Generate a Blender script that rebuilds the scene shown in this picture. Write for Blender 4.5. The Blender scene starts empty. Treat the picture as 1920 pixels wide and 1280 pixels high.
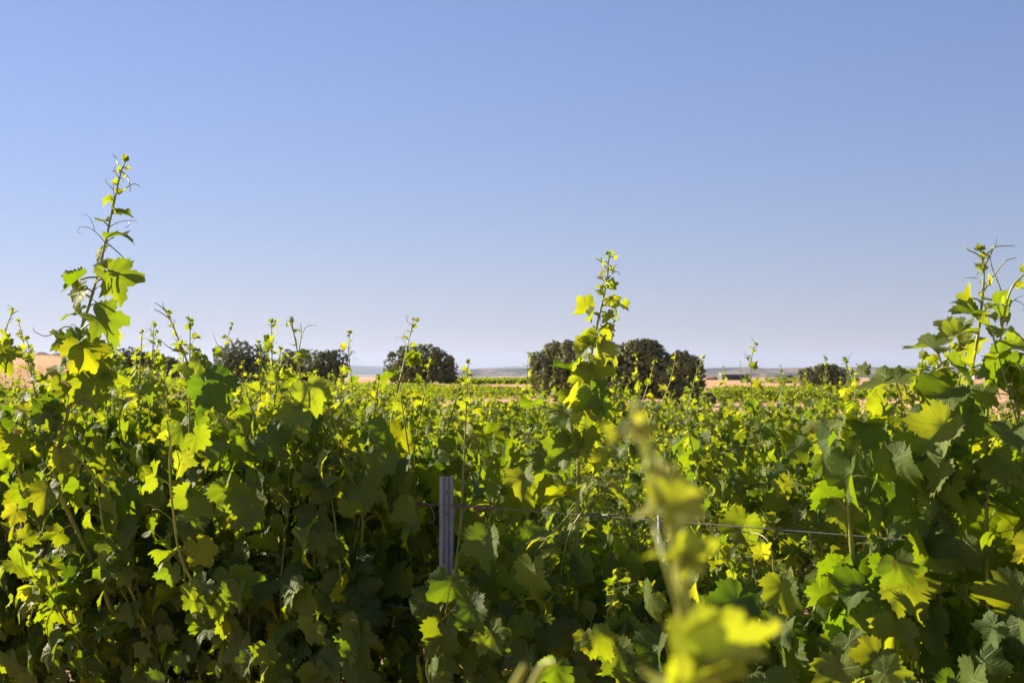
import bpy, math, random
import numpy as np
from mathutils import Vector, Matrix

# ------------------------------------------------------------------ camera, sky, sun, exposure
S = bpy.context.scene
R = math.radians
EYE = 1.75
FPX = 2667.0                                   # 50 mm on 36 mm, in pixels of a 1920 px frame
PITCH = math.atan(60 / FPX)
cam_d = bpy.data.cameras.new('camera'); cam = bpy.data.objects.new('camera', cam_d)
S.collection.objects.link(cam); S.camera = cam
cam.location = (0, 0, EYE); cam.rotation_euler = (math.pi / 2 + PITCH, 0, 0)
cam_d.lens = 50; cam_d.sensor_width = 36; cam_d.clip_start = 0.05; cam_d.clip_end = 60000
cam_d.dof.use_dof = True; cam_d.dof.focus_distance = 4.6; cam_d.dof.aperture_fstop = 11

SUN_AZ, SUN_EL = -58.0, 23.0                   # azimuth from the view direction (negative = left), elevation
W = bpy.data.worlds.new('World'); S.world = W; W.use_nodes = True
wn = W.node_tree.nodes; wl = W.node_tree.links
sky = wn.new('ShaderNodeTexSky'); sky.sky_type = 'NISHITA'; sky.sun_disc = False
sky.sun_elevation = R(SUN_EL); sky.sun_rotation = R(SUN_AZ)
sky.altitude = 0; sky.air_density = 1.2; sky.dust_density = 0.1; sky.ozone_density = 3.0
gm = wn.new('ShaderNodeGamma'); gm.inputs[1].default_value = 0.70; wl.new(sky.outputs[0], gm.inputs[0])
wb = wn.new('ShaderNodeMix'); wb.data_type = 'RGBA'; wb.blend_type = 'MULTIPLY'; wb.inputs[0].default_value = 1; wb.inputs[7].default_value = (0.585, 0.61, 0.91, 1)   # white balance of the shot
wl.new(gm.outputs[0], wb.inputs[6]); wl.new(wb.outputs[2], wn['Background'].inputs[0]); wn['Background'].inputs[1].default_value = 0.084
sun_d = bpy.data.lights.new('sun', 'SUN'); sun = bpy.data.objects.new('sun', sun_d); S.collection.objects.link(sun)
sun_d.energy = 5.0; sun_d.angle = R(0.5); sun_d.color = (1.0, 0.86, 0.62)
sdir = Vector((math.sin(R(SUN_AZ)) * math.cos(R(SUN_EL)), math.cos(R(SUN_AZ)) * math.cos(R(SUN_EL)), math.sin(R(SUN_EL))))
sun.rotation_euler = sdir.to_track_quat('Z', 'Y').to_euler()
sun.location = sdir * 50
S.view_settings.view_transform = 'Standard'; S.view_settings.look = 'None'
S.view_settings.exposure = 1.45; S.view_settings.gamma = 1
S.cycles.max_bounces = 8; S.cycles.transmission_bounces = 5; S.cycles.diffuse_bounces = 4; S.cycles.transparent_max_bounces = 6
S.cycles.volume_bounces = 1

def P(px, py, D):
    """a world point at depth D (metres forward) on the sight line of photo pixel px, py"""
    x = (px - 960) / FPX; y = (640 - py) / FPX
    f = math.cos(PITCH) - y * math.sin(PITCH); u = math.sin(PITCH) + y * math.cos(PITCH)
    k = D / f
    return np.array((x * k, D, EYE + u * k))

# ------------------------------------------------------------------ helpers
col = S.collection
def link(o, parent=None):
    col.objects.link(o)
    if parent is not None: o.parent = parent
    return o
def tag(o, label=None, cat=None, group=None, kind=None):
    if label: o['label'] = label
    if cat: o['category'] = cat
    if group: o['group'] = group
    if kind: o['kind'] = kind
    return o
def empty(name, loc=(0, 0, 0), rz=0.0):
    o = bpy.data.objects.new(name, None); o.location = loc; o.rotation_euler = (0, 0, rz); o.empty_display_size = 0.2
    return link(o)
def copy_tree(o, parent=None):
    c = o.copy(); link(c, parent)
    for ch in list(o.children): copy_tree(ch, c)
    return c
def norm(v):
    v = np.asarray(v, float)
    return v / (np.linalg.norm(v, axis=-1, keepdims=True) + 1e-12)

class MB:
    """collects vertices and faces (all triangles or quads) and links them as one mesh object"""
    def __init__(s): s.v = []; s.f = []; s.n = 0; s.age = []; s.rnd = []; s.uv = []
    def add(s, v, f, age=0.0, rnd=0.5, uv=None):
        v = np.asarray(v, float); n = len(v)
        s.v.append(v); s.f.append((np.asarray(f, np.int64) + s.n)); s.n += n
        s.age.append(np.broadcast_to(np.asarray(age, float), (n,)).copy()); s.rnd.append(np.broadcast_to(np.asarray(rnd, float), (n,)).copy())
        s.uv.append(np.zeros((n, 2)) if uv is None else uv)
    def tube(s, pts, rad, sides=6, cap=True, age=0.0, rnd=0.5):
        pts = np.asarray(pts, float); m = len(pts); rad = np.broadcast_to(np.asarray(rad, float), (m,))
        t = norm(np.gradient(pts, axis=0))
        ref = np.array((0.13, 0.97, 0.21)) if abs(t[0][2]) > 0.6 else np.array((0.05, 0.02, 1.0))
        a = norm(np.cross(t, ref)); b = np.cross(t, a)
        an = np.linspace(0, 2 * math.pi, sides, endpoint=False)
        v = pts[:, None] + rad[:, None, None] * (np.cos(an)[None, :, None] * a[:, None] + np.sin(an)[None, :, None] * b[:, None])
        v = v.reshape(-1, 3)
        i = np.arange(m - 1)[:, None] * sides; j = np.arange(sides)[None]; k = (j + 1) % sides
        f = np.stack([i + j, i + k, i + sides + k, i + sides + j], -1).reshape(-1, 4)
        s.add(v, f, age, rnd)
        if cap and sides > 3:
            for e, c in ((0, pts[0]), (m - 1, pts[-1])):
                vv = np.vstack([v[e * sides:(e + 1) * sides], c[None]])
                ff = [[q, (q + 1) % sides, sides, sides] for q in range(sides)]
                s.add(vv, ff, age, rnd)
    def box(s, lo, hi, M=None):
        x0, y0, z0 = lo; x1, y1, z1 = hi
        v = np.array([(x0,y0,z0),(x1,y0,z0),(x1,y1,z0),(x0,y1,z0),(x0,y0,z1),(x1,y0,z1),(x1,y1,z1),(x0,y1,z1)], float)
        if M is not None: v = np.array([list(M @ Vector(q)) for q in v])
        s.add(v, [(0,3,2,1),(4,5,6,7),(0,1,5,4),(1,2,6,5),(2,3,7,6),(3,0,4,7)])
    def build(s, name, mat, parent=None, smooth=True):
        me = bpy.data.meshes.new(name)
        V = np.concatenate(s.v); loops = []; sizes = []
        for f in s.f:
            if f.shape[1] == 4:
                tri = f[:, 2] == f[:, 3]
                if tri.any():
                    loops.append(f[tri][:, :3].ravel()); sizes.append(np.full(tri.sum(), 3))
                    f = f[~tri]
            if len(f): loops.append(f.ravel()); sizes.append(np.full(len(f), f.shape[1]))
        L = np.concatenate(loops); Z = np.concatenate(sizes)
        me.vertices.add(len(V)); me.vertices.foreach_set('co', V.astype(np.float32).ravel())
        me.loops.add(len(L)); me.loops.foreach_set('vertex_index', L.astype(np.int32))
        st = np.concatenate([[0], np.cumsum(Z)[:-1]])
        me.polygons.add(len(Z)); me.polygons.foreach_set('loop_start', st.astype(np.int32))
        me.polygons.foreach_set('loop_total', Z.astype(np.int32))
        me.polygons.foreach_set('use_smooth', np.full(len(Z), smooth))
        for nm, arr in (('age', s.age), ('rnd', s.rnd)):
            at = me.attributes.new(nm, 'FLOAT', 'POINT'); at.data.foreach_set('value', np.concatenate(arr).astype(np.float32))
        U = np.concatenate(s.uv)
        if np.abs(U).max() > 0:
            at = me.attributes.new('leafuv', 'FLOAT2', 'POINT'); at.data.foreach_set('vector', U.astype(np.float32).ravel())
        me.update(calc_edges=True)
        me.materials.append(mat)
        return link(bpy.data.objects.new(name, me), parent)

# ------------------------------------------------------------------ materials
def new_mat(name):
    m = bpy.data.materials.new(name); m.use_nodes = True
    return m, m.node_tree.nodes, m.node_tree.links, m.node_tree.nodes['Principled BSDF']
def ramp(n, l, src, stops, interp='LINEAR'):
    r = n.new('ShaderNodeValToRGB'); e = r.color_ramp.elements; r.color_ramp.interpolation = interp
    while len(e) > 1: e.remove(e[-1])
    e[0].position = stops[0][0]; e[0].color = (*stops[0][1], 1)
    for p, c in stops[1:]:
        q = e.new(p); q.color = (*c, 1)
    l.new(src, r.inputs[0]); return r.outputs[0]
def math_n(n, l, op, a, b=None, c=None):
    m = n.new('ShaderNodeMath'); m.operation = op
    for i, q in enumerate((a, b, c)):
        if q is None: continue
        if isinstance(q, (int, float)): m.inputs[i].default_value = q
        else: l.new(q, m.inputs[i])
    return m.outputs[0]
def mix_c(n, l, fac, a, b, mode='MIX'):
    m = n.new('ShaderNodeMix'); m.data_type = 'RGBA'; m.blend_type = mode
    if isinstance(fac, (int, float)): m.inputs[0].default_value = fac
    else: l.new(fac, m.inputs[0])
    for i, q in ((6, a), (7, b)):
        if isinstance(q, tuple): m.inputs[i].default_value = (*q, 1)
        else: l.new(q, m.inputs[i])
    return m.outputs[2]
def noise(n, l, scale, detail=3, rough=0.55, vec=None, out=0):
    t = n.new('ShaderNodeTexNoise'); t.inputs['Scale'].default_value = scale; t.inputs['Detail'].default_value = detail
    t.inputs['Roughness'].default_value = rough
    if vec is not None: l.new(vec, t.inputs['Vector'])
    return t.outputs[out]
def attr(n, name, out='Fac'):
    a = n.new('ShaderNodeAttribute'); a.attribute_name = name; return a.outputs[out]

def leaf_material(name, veins=True, dark=1.0):
    m, n, l, b = new_mat(name)
    age = attr(n, 'age'); rnd = attr(n, 'rnd')
    top_old = ramp(n, l, rnd, [(0, (0.026*dark, 0.068*dark, 0.010*dark)), (0.5, (0.056*dark, 0.112*dark, 0.012*dark)), (1, (0.130*dark, 0.180*dark, 0.016*dark))])
    top_young = ramp(n, l, rnd, [(0, (0.15, 0.21, 0.03)), (1, (0.30, 0.32, 0.06))])
    top = mix_c(n, l, age, top_old, top_young)
    geo = n.new('ShaderNodeNewGeometry')
    under = mix_c(n, l, 0.5, top, mix_c(n, l, age, (0.085, 0.135, 0.05), (0.44, 0.45, 0.18)))
    colr = mix_c(n, l, geo.outputs['Backfacing'], top, under)
    tr_old = ramp(n, l, rnd, [(0, (0.11, 0.25, 0.005)), (0.5, (0.27, 0.40, 0.005)), (1, (0.56, 0.57, 0.007))])
    tr_young = ramp(n, l, rnd, [(0, (0.48, 0.60, 0.012)), (1, (0.80, 0.74, 0.03))])
    tr = mix_c(n, l, age, tr_old, tr_young)
    if veins:
        uv = attr(n, 'leafuv', 'Vector')
        sp = n.new('ShaderNodeSeparateXYZ'); l.new(uv, sp.inputs[0]); X, Y = sp.outputs[0], sp.outputs[1]
        th = math_n(n, l, 'ARCTAN2', X, Y)
        r = math_n(n, l, 'SQRT', math_n(n, l, 'ADD', math_n(n, l, 'MULTIPLY', X, X), math_n(n, l, 'MULTIPLY', Y, Y)))
        step = R(52.5)
        ph = math_n(n, l, 'SUBTRACT', math_n(n, l, 'FLOORED_MODULO', math_n(n, l, 'ADD', th, step * 4.5), step), step * 0.5)
        cr = math_n(n, l, 'ABSOLUTE', math_n(n, l, 'MULTIPLY', r, math_n(n, l, 'SINE', ph)))
        al = math_n(n, l, 'MULTIPLY', r, math_n(n, l, 'COSINE', ph))
        wd = math_n(n, l, 'SUBTRACT', 0.030, math_n(n, l, 'MULTIPLY', r, 0.020))
        main = math_n(n, l, 'SUBTRACT', 1.0, math_n(n, l, 'SMOOTH_MIN', math_n(n, l, 'DIVIDE', cr, wd), 1.0, 0.3))
        chev = math_n(n, l, 'FRACT', math_n(n, l, 'MULTIPLY', math_n(n, l, 'SUBTRACT', al, math_n(n, l, 'MULTIPLY', cr, 1.1)), 7.5))
        sec = math_n(n, l, 'SUBTRACT', 1.0, math_n(n, l, 'MINIMUM', math_n(n, l, 'MULTIPLY', math_n(n, l, 'ABSOLUTE', math_n(n, l, 'SUBTRACT', chev, 0.5)), 9.0), 1.0))
        vein = math_n(n, l, 'MAXIMUM', math_n(n, l, 'MAXIMUM', main, 0.0), math_n(n, l, 'MULTIPLY', sec, 0.45))
        colr = mix_c(n, l, math_n(n, l, 'MULTIPLY', vein, 0.65), colr, (0.22, 0.28, 0.09))
        tr = mix_c(n, l, math_n(n, l, 'MULTIPLY', vein, 0.35), tr, (0.16, 0.20, 0.01))
        bl = noise(n, l, 9.0, 3, 0.6, uv)
        hgt = math_n(n, l, 'ADD', math_n(n, l, 'MULTIPLY', bl, 0.7), math_n(n, l, 'MULTIPLY', vein, -0.5))
        bp = n.new('ShaderNodeBump'); bp.inputs['Strength'].default_value = 0.55; bp.inputs['Distance'].default_value = 0.004
        l.new(hgt, bp.inputs['Height']); l.new(bp.outputs[0], b.inputs['Normal'])
        # blotches and a few dry spots
        sp2 = noise(n, l, 5.0, 4, 0.6)
        colr = mix_c(n, l, math_n(n, l, 'MULTIPLY', sp2, 0.35), colr, (0.06, 0.10, 0.02))
        spots = ramp(n, l, noise(n, l, 38, 3, 0.6), [(0.66, (0, 0, 0)), (0.71, (1, 1, 1))])
        colr = mix_c(n, l, math_n(n, l, 'MULTIPLY', spots, 0.75), colr, (0.16, 0.09, 0.03)); tr = mix_c(n, l, math_n(n, l, 'MULTIPLY', spots, 0.6), tr, (0.20, 0.10, 0.01))
    l.new(colr, b.inputs['Base Color'])
    b.inputs['Roughness'].default_value = 0.5
    b.inputs['Specular IOR Level'].default_value = 0.13
    tl = n.new('ShaderNodeBsdfTranslucent'); l.new(tr, tl.inputs[0])
    mx = n.new('ShaderNodeMixShader'); mx.inputs[0].default_value = 0.46
    out = n['Material Output']
    l.new(b.outputs[0], mx.inputs[1]); l.new(tl.outputs[0], mx.inputs[2]); l.new(mx.outputs[0], out.inputs[0])
    return m
M_leaf = leaf_material('vine_leaf')
M_leaf_far = leaf_material('vine_leaf_plain', veins=False, dark=1.2)

m, n, l, b = new_mat('green_shoot')
c = mix_c(n, l, attr(n, 'age'), (0.15, 0.20, 0.03), (0.38, 0.42, 0.09))
c = mix_c(n, l, ramp(n, l, noise(n, l, 14, 2), [(0.60, (0, 0, 0)), (0.76, (1, 1, 1))]), c, (0.24, 0.15, 0.06))
l.new(c, b.inputs['Base Color']); b.inputs['Roughness'].default_value = 0.4; b.inputs['Subsurface Weight'].default_value = 0.0
tl = n.new('ShaderNodeBsdfTranslucent'); tl.inputs[0].default_value = (0.5, 0.52, 0.05, 1)
mx = n.new('ShaderNodeMixShader'); mx.inputs[0].default_value = 0.22
l.new(b.outputs[0], mx.inputs[1]); l.new(tl.outputs[0], mx.inputs[2]); l.new(mx.outputs[0], n['Material Output'].inputs[0])
M_shoot = m

m, n, l, b = new_mat('vine_bark')
tc = n.new('ShaderNodeTexCoord'); mp = n.new('ShaderNodeMapping'); mp.inputs['Scale'].default_value = (60, 60, 7); l.new(tc.outputs['Object'], mp.inputs[0])
nz = noise(n, l, 1.0, 4, 0.7, mp.outputs[0])
l.new(ramp(n, l, nz, [(0.3, (0.04, 0.028, 0.02)), (0.7, (0.17, 0.12, 0.085))]), b.inputs['Base Color'])
bp = n.new('ShaderNodeBump'); bp.inputs['Strength'].default_value = 0.8; bp.inputs['Distance'].default_value = 0.01
l.new(nz, bp.inputs['Height']); l.new(bp.outputs[0], b.inputs['Normal']); b.inputs['Roughness'].default_value = 0.9
M_bark = m

m, n, l, b = new_mat('galvanised_steel')
tc = n.new('ShaderNodeTexCoord')
nz = noise(n, l, 55, 3, 0.6, tc.outputs['Object'])
vo = n.new('ShaderNodeTexVoronoi'); vo.inputs['Scale'].default_value = 90; l.new(tc.outputs['Object'], vo.inputs['Vector'])
cc = mix_c(n, l, 0.10, ramp(n, l, nz, [(0.3, (0.23, 0.27, 0.28)), (0.7, (0.31, 0.35, 0.365))]), vo.outputs['Color'], 'SOFT_LIGHT')
l.new(cc, b.inputs['Base Color']); b.inputs['Metallic'].default_value = 0.1; b.inputs['Roughness'].default_value = 0.5
M_steel = m
m, n, l, b = new_mat('steel_wire'); b.inputs['Base Color'].default_value = (0.16, 0.15, 0.17, 1); b.inputs['Metallic'].default_value = 0.6; b.inputs['Roughness'].default_value = 0.5
M_wire = m
m, n, l, b = new_mat('dark_hole'); b.inputs['Base Color'].default_value = (0.01, 0.01, 0.012, 1); M_hole = m
m, n, l, b = new_mat('dry_tendril')
l.new(ramp(n, l, noise(n, l, 60, 2), [(0.3, (0.12, 0.06, 0.05)), (0.7, (0.34, 0.20, 0.17))]), b.inputs['Base Color']); b.inputs['Roughness'].default_value = 0.8
M_dry = m

def crown_mat(name, a, c2, transl=0.12, rough=0.6):
    m, n, l, b = new_mat(name)
    big = noise(n, l, 0.9, 2)
    base = ramp(n, l, attr(n, 'rnd'), [(0, a), (1, c2)])
    base = mix_c(n, l, ramp(n, l, big, [(0.4, (0, 0, 0)), (0.65, (0.6, 0.6, 0.6))]), base, tuple(x * 1.35 for x in c2))
    l.new(base, b.inputs['Base Color']); b.inputs['Roughness'].default_value = rough; b.inputs['Specular IOR Level'].default_value = 0.3
    tl = n.new('ShaderNodeBsdfTranslucent'); l.new(base, tl.inputs[0])
    mx = n.new('ShaderNodeMixShader'); mx.inputs[0].default_value = transl
    l.new(b.outputs[0], mx.inputs[1]); l.new(tl.outputs[0], mx.inputs[2]); l.new(mx.outputs[0], n['Material Output'].inputs[0])
    return m
M_oak = crown_mat('oak_leaf', (0.075, 0.098, 0.030), (0.27, 0.28, 0.11))
M_oak_green = crown_mat('oak_leaf_green', (0.08, 0.108, 0.036), (0.28, 0.30, 0.125))
M_weed = crown_mat('dry_weed', (0.17, 0.11, 0.09), (0.34, 0.22, 0.17), 0.2)
M_straw = crown_mat('straw', (0.36, 0.23, 0.13), (0.78, 0.58, 0.38), 0.3, 0.8)

# ground: red-brown soil near, straw stubble beyond, a patchwork of fields in the distance
m, n, l, b = new_mat('field_ground')
geo = n.new('ShaderNodeNewGeometry'); sp = n.new('ShaderNodeSeparateXYZ'); l.new(geo.outputs['Position'], sp.inputs[0])
soil = ramp(n, l, noise(n, l, 2.5, 6, 0.65), [(0.3, (0.22, 0.12, 0.075)), (0.5, (0.38, 0.22, 0.14)), (0.72, (0.52, 0.34, 0.22))])
straw = ramp(n, l, noise(n, l, 0.06, 6, 0.62), [(0.3, (0.40, 0.25, 0.16)), (0.5, (0.56, 0.38, 0.25)), (0.7, (0.68, 0.49, 0.33))])
mp = n.new('ShaderNodeMapping'); mp.inputs['Scale'].default_value = (0.35, 4.0, 1.0); mp.inputs['Rotation'].default_value = (0, 0, 0.25); l.new(geo.outputs['Position'], mp.inputs[0])
strp = noise(n, l, 0.35, 4, 0.6, mp.outputs[0])
straw = mix_c(n, l, 0.5, straw, ramp(n, l, strp, [(0.35, (0.30, 0.17, 0.10)), (0.6, (0.85, 0.62, 0.42))]), 'SOFT_LIGHT')
mp2 = n.new('ShaderNodeMapping'); mp2.inputs['Scale'].default_value = (0.0016, 0.0011, 1); mp2.inputs['Rotation'].default_value = (0, 0, 0.5); l.new(geo.outputs['Position'], mp2.inputs[0])
vo = n.new('ShaderNodeTexVoronoi'); vo.voronoi_dimensions = '2D'; vo.inputs['Scale'].default_value = 1.0; vo.inputs['Randomness'].default_value = 0.9; l.new(mp2.outputs[0], vo.inputs['Vector'])
sc = n.new('ShaderNodeSeparateColor'); l.new(vo.outputs['Color'], sc.inputs[0])
patch = ramp(n, l, sc.outputs[0], [(0, (0.52, 0.36, 0.24)), (0.25, (0.62, 0.47, 0.32)), (0.45, (0.34, 0.19, 0.13)), (0.6, (0.07, 0.085, 0.05)), (0.75, (0.60, 0.40, 0.26)), (0.9, (0.10, 0.11, 0.07))], 'CONSTANT')
near = ramp(n, l, math_n(n, l, 'DIVIDE', sp.outputs[1], 100.0), [(0.30, (0, 0, 0)), (0.48, (1, 1, 1))])
far = ramp(n, l, math_n(n, l, 'DIVIDE', sp.outputs[1], 1500.0), [(0.45, (0, 0, 0)), (0.6, (1, 1, 1))])
g = mix_c(n, l, near, soil, straw); g = mix_c(n, l, far, g, patch)
l.new(g, b.inputs['Base Color']); b.inputs['Roughness'].default_value = 0.95; b.inputs['Specular IOR Level'].default_value = 0.1
bp = n.new('ShaderNodeBump'); bp.inputs['Strength'].default_value = 0.7; bp.inputs['Distance'].default_value = 0.05
l.new(noise(n, l, 9, 6, 0.7), bp.inputs['Height']); l.new(bp.outputs[0], b.inputs['Normal'])
M_ground = m

def hill_mat(name, cols, scale):
    m, n, l, b = new_mat(name)
    geo = n.new('ShaderNodeNewGeometry')
    mp = n.new('ShaderNodeMapping'); mp.inputs['Scale'].default_value = (scale, scale * 0.6, scale * 5); l.new(geo.outputs['Position'], mp.inputs[0])
    nz = noise(n, l, 1.0, 6, 0.6, mp.outputs[0])
    l.new(ramp(n, l, nz, cols), b.inputs['Base Color']); b.inputs['Roughness'].default_value = 1.0; b.inputs['Specular IOR Level'].default_value = 0.0
    return m
M_hill = hill_mat('scrub_hill', [(0.40, (0.045, 0.055, 0.03)), (0.50, (0.09, 0.085, 0.05)), (0.56, (0.30, 0.20, 0.13)), (0.62, (0.06, 0.065, 0.035))], 0.004)
M_mount = hill_mat('far_mountain', [(0.35, (0.06, 0.07, 0.05)), (0.6, (0.14, 0.13, 0.09))], 0.0015)

# ------------------------------------------------------------------ terrain
def sstep(x, a, b):
    t = np.clip((x - a) / (b - a), 0, 1); return t * t * (3 - 2 * t)
NRM = np.array((0.656, 0.755, 0)); NRM /= np.linalg.norm(NRM)
TAN = np.array((-0.755, 0.656, 0)); TAN /= np.linalg.norm(TAN)
ROWROT = math.atan2(TAN[1], TAN[0])
def ground_z(x, y):
    x = np.asarray(x, float); y = np.asarray(y, float)
    p = NRM[0] * x + NRM[1] * y
    z = -0.46 * sstep(p, -2.0, 10.5)
    # the straw hillside on the left
    az = x / np.maximum(y, 1.0)
    left = sstep(-az, 0.20, 0.33)
    z = z + left * 5.4 * sstep(y, 85, 290) 
    z = z - 0.9 * sstep(y, 330, 800) - 22 * sstep(y, 900, 5000)
    z = z + 0.05 * np.sin(x * 0.35 + 1) * np.sin(y * 0.27) * sstep(y, 30, 60)
    return z
ys = np.concatenate([np.linspace(-60, 0, 16), np.linspace(1.5, 60, 60), np.geomspace(61.5, 900, 120), np.geomspace(930, 42000, 50)])
us = np.linspace(-1, 1, 201)
YY, UU = np.meshgrid(ys, us, indexing='ij')
XX = UU * (60 + np.maximum(YY, 0) * 0.62)
ZZ = ground_z(XX, YY)
ny, nx = YY.shape
gi = np.arange(ny * nx).reshape(ny, nx)
mb = MB(); mb.add(np.stack([XX, YY, ZZ], -1).reshape(-1, 3), np.stack([gi[:-1, :-1], gi[:-1, 1:], gi[1:, 1:], gi[1:, :-1]], -1).reshape(-1, 4))
tag(mb.build('ground', M_ground), kind='structure')

def ridge(name, D, depth, prof, mat, seed, rough=0.10):
    """a range of hills across the view: prof = (photo x, photo y of the skyline) at distance D"""
    rng = np.random.default_rng(seed)
    xs = np.linspace(prof[0][0], prof[-1][0], 260)
    top = np.interp(xs, [q[0] for q in prof], [q[1] for q in prof])
    h = (700 - top) / FPX * D + EYE
    for k, a in ((7, 1), (17, .6), (43, .35), (97, .2)):
        ph = rng.uniform(0, 6.3); h += a * rough * D / FPX * 5 * np.sin(np.linspace(0, k * 6.28, 260) + ph) 
    X = (xs - 960) / FPX * D
    rows = []
    prof_y = [(-1, 0), (-0.75, .12), (-0.5, .38), (-0.3, .70), (-0.12, .94), (0, 1), (0.5, .8), (1, 0)]
    base = float(ground_z(0, D)) - 40
    for (q, w) in prof_y:
        jit = rng.uniform(-1, 1, 260); jit = np.convolve(jit, np.ones(9) / 9, 'same')
        w2 = np.clip(w + 0.25 * jit * w * (1 - w) * 4, 0, 1) if w < 1 else np.ones(260)
        rows.append(np.stack([X * (1 + q * depth / D), np.full(260, D + q * depth), base + (h - base) * w2], -1))
    V = np.stack(rows); a, bb = V.shape[:2]; gi = np.arange(a * bb).reshape(a, bb)
    mb = MB(); mb.add(V.reshape(-1, 3), np.stack([gi[:-1, :-1], gi[:-1, 1:], gi[1:, 1:], gi[1:, :-1]], -1).reshape(-1, 4))
    return tag(mb.build(name, mat), kind='structure')
ridge('mountains', 34000, 3000, [(-300, 690), (300, 686), (560, 684), (660, 684), (735, 687), (850, 693), (930, 688), (985, 684), (1020, 686), (1200, 693), (1420, 692), (1700, 686), (1800, 687), (2200, 690)], M_mount, 3)
ridge('mountains', 25000, 2500, [(-300, 692), (400, 688), (650, 685), (700, 688), (760, 694), (860, 692), (960, 690), (1040, 689), (1300, 694), (2200, 694)], M_mount, 5)
ridge('hills', 12500, 1400, [(820, 703), (860, 697), (885, 692), (960, 690.5), (1010, 691), (1150, 693), (1320, 690), (1380, 688.5), (1440, 690), (1490, 689), (1560, 688), (1640, 689), (1760, 692), (1850, 690), (1960, 688), (2200, 692)], M_hill, 8)
ridge('hills', 8500, 700, [(1240, 703), (1330, 700), (1420, 699.5), (1500, 698), (1600, 699), (1800, 698), (1920, 696), (2200, 698)], M_hill, 11)

# ------------------------------------------------------------------ oaks
def rand_dirs(rng, k):
    return norm(rng.normal(size=(k, 3)))
def make_crown(rng, w, h, d, lobes, n_clump, per, fs, zb):
    """tufts of small leaf faces spread over a cluster of lobes; lobes = (x, z, rx, rz) in units of half width / height"""
    mb = MB()
    cs = []; rs = []
    for (lx, lz, rx, rz) in lobes:
        cs.append((lx * w / 2, rng.uniform(-.22, .22) * d, zb + lz * (h - zb))); rs.append((rx * w / 2, max(rx * w, rz * h) * 0.5 * rng.uniform(.85, 1.05), rz * (h - zb)))
    main = len(cs)
    for i in range(main):
        for q in range(9):
            dd = rand_dirs(rng, 1)[0]; f = rng.uniform(.22, .42)
            cs.append(tuple(np.array(cs[i]) + dd * np.array(rs[i]) * .80)); rs.append(tuple(np.array(rs[i]) * f))
    cs = np.array(cs); rs = np.array(rs)
    pick = rng.choice(len(cs), n_clump, p=(rs[:, 0] * rs[:, 2]) / np.sum(rs[:, 0] * rs[:, 2]))
    dr = rand_dirs(rng, n_clump)
    # bumpy surface
    bump = 1 + 0.06 * np.sin(dr[:, 0] * 7 + pick) * np.sin(dr[:, 2] * 8 + 2 * pick) + rng.normal(0, .03, n_clump)
    rad = np.where(rng.random(n_clump) < .78, rng.uniform(.86, 1.03, n_clump), rng.uniform(.45, .86, n_clump)) * bump
    cc = cs[pick] + dr * rs[pick] * rad[:, None]
    cc[:, 2] = np.maximum(cc[:, 2], zb * rng.uniform(.5, 1.1, n_clump) )
    tr = rng.uniform(.08, .17, n_clump) * (h / 5.5) ** .5
    k = n_clump * per
    ci = np.repeat(np.arange(n_clump), per)
    off = rand_dirs(rng, k) * (rng.random(k) ** .5)[:, None] * tr[ci][:, None] * np.array((1.15, 1.15, .85))
    pos = cc[ci] + off
    nr = norm(norm(off) + dr[ci] * 1.0 + rng.normal(0, .38, (k, 3)))
    t1 = norm(np.cross(nr, rand_dirs(rng, k))); t2 = np.cross(nr, t1)
    sz = fs * rng.uniform(.6, 1.35, k)[:, None]
    V = np.stack([pos - t1 * sz, pos + t2 * sz * .6 + nr * sz * .15, pos + t1 * sz, pos - t2 * sz * .6 + nr * sz * .15], 1).reshape(-1, 3)
    F = np.arange(k * 4).reshape(-1, 4)
    mb.add(V, F, rnd=np.repeat(np.clip(rng.normal(.5, .2, n_clump)[ci] + rng.normal(0, .15, k), 0, 1), 4))
    return mb, cs[:main], rs[:main]
def oak(px, D, wpx, hpx_top, lobes, label, seed, mat=M_oak, dense=1.0, base_dz=0.0, zb_f=0.18, cat='tree', name='holm_oak', group='holm oaks in the fields', fs=None):
    rng = np.random.default_rng(seed)
    X = (px - 960) / FPX * D; gz = float(ground_z(X, D)) + base_dz
    w = wpx / FPX * D; top = float(P(px, hpx_top, D)[2]); h = top - gz
    root = empty(name, (X, D, gz)); tag(root, label, cat, group)
    n_cl = int(2000 * dense); fs = fs or 0.105 * (D / 150) ** .5
    mb, cs, rs = make_crown(rng, w, h, w * .8, lobes, n_cl, 20, fs, zb_f * h)
    mb.build('crown', mat, root, smooth=False)
    t = MB()
    r0 = 0.05 * h + .08
    fork = np.array((0, 0, h * .28))
    t.tube([(0, 0, -.3), (0.02, 0, h * .12), (.05, .02, h * .2), fork], [r0 * 1.3, r0, r0 * .9, r0 * .85], 9)
    for i in range(len(cs)):
        c = cs[i]; mid = fork * .5 + c * .5 + rng.normal(0, .12, 3) * np.array((1, 1, .4))
        t.tube([fork - (0, 0, .05), fork * .7 + mid * .3, mid, c, c + rand_dirs(rng, 1)[0] * rs[i] * .5], [r0 * .6, r0 * .5, r0 * .35, r0 * .2, r0 * .06], 6)
        for q in range(5):
            e = c + rand_dirs(rng, 1)[0] * rs[i] * .85
            t.tube([mid, mid * .5 + e * .5 + rng.normal(0, .1, 3), e], [r0 * .3, r0 * .17, r0 * .04], 5)
    t.build('trunk', M_bark, root)
    return root
L1 = [(-.45, .35, .5, .55), (.0, .55, .58, .46), (.45, .4, .5, .5), (.1, .3, .6, .5), (-.1, .25, .55, .4)]
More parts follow.
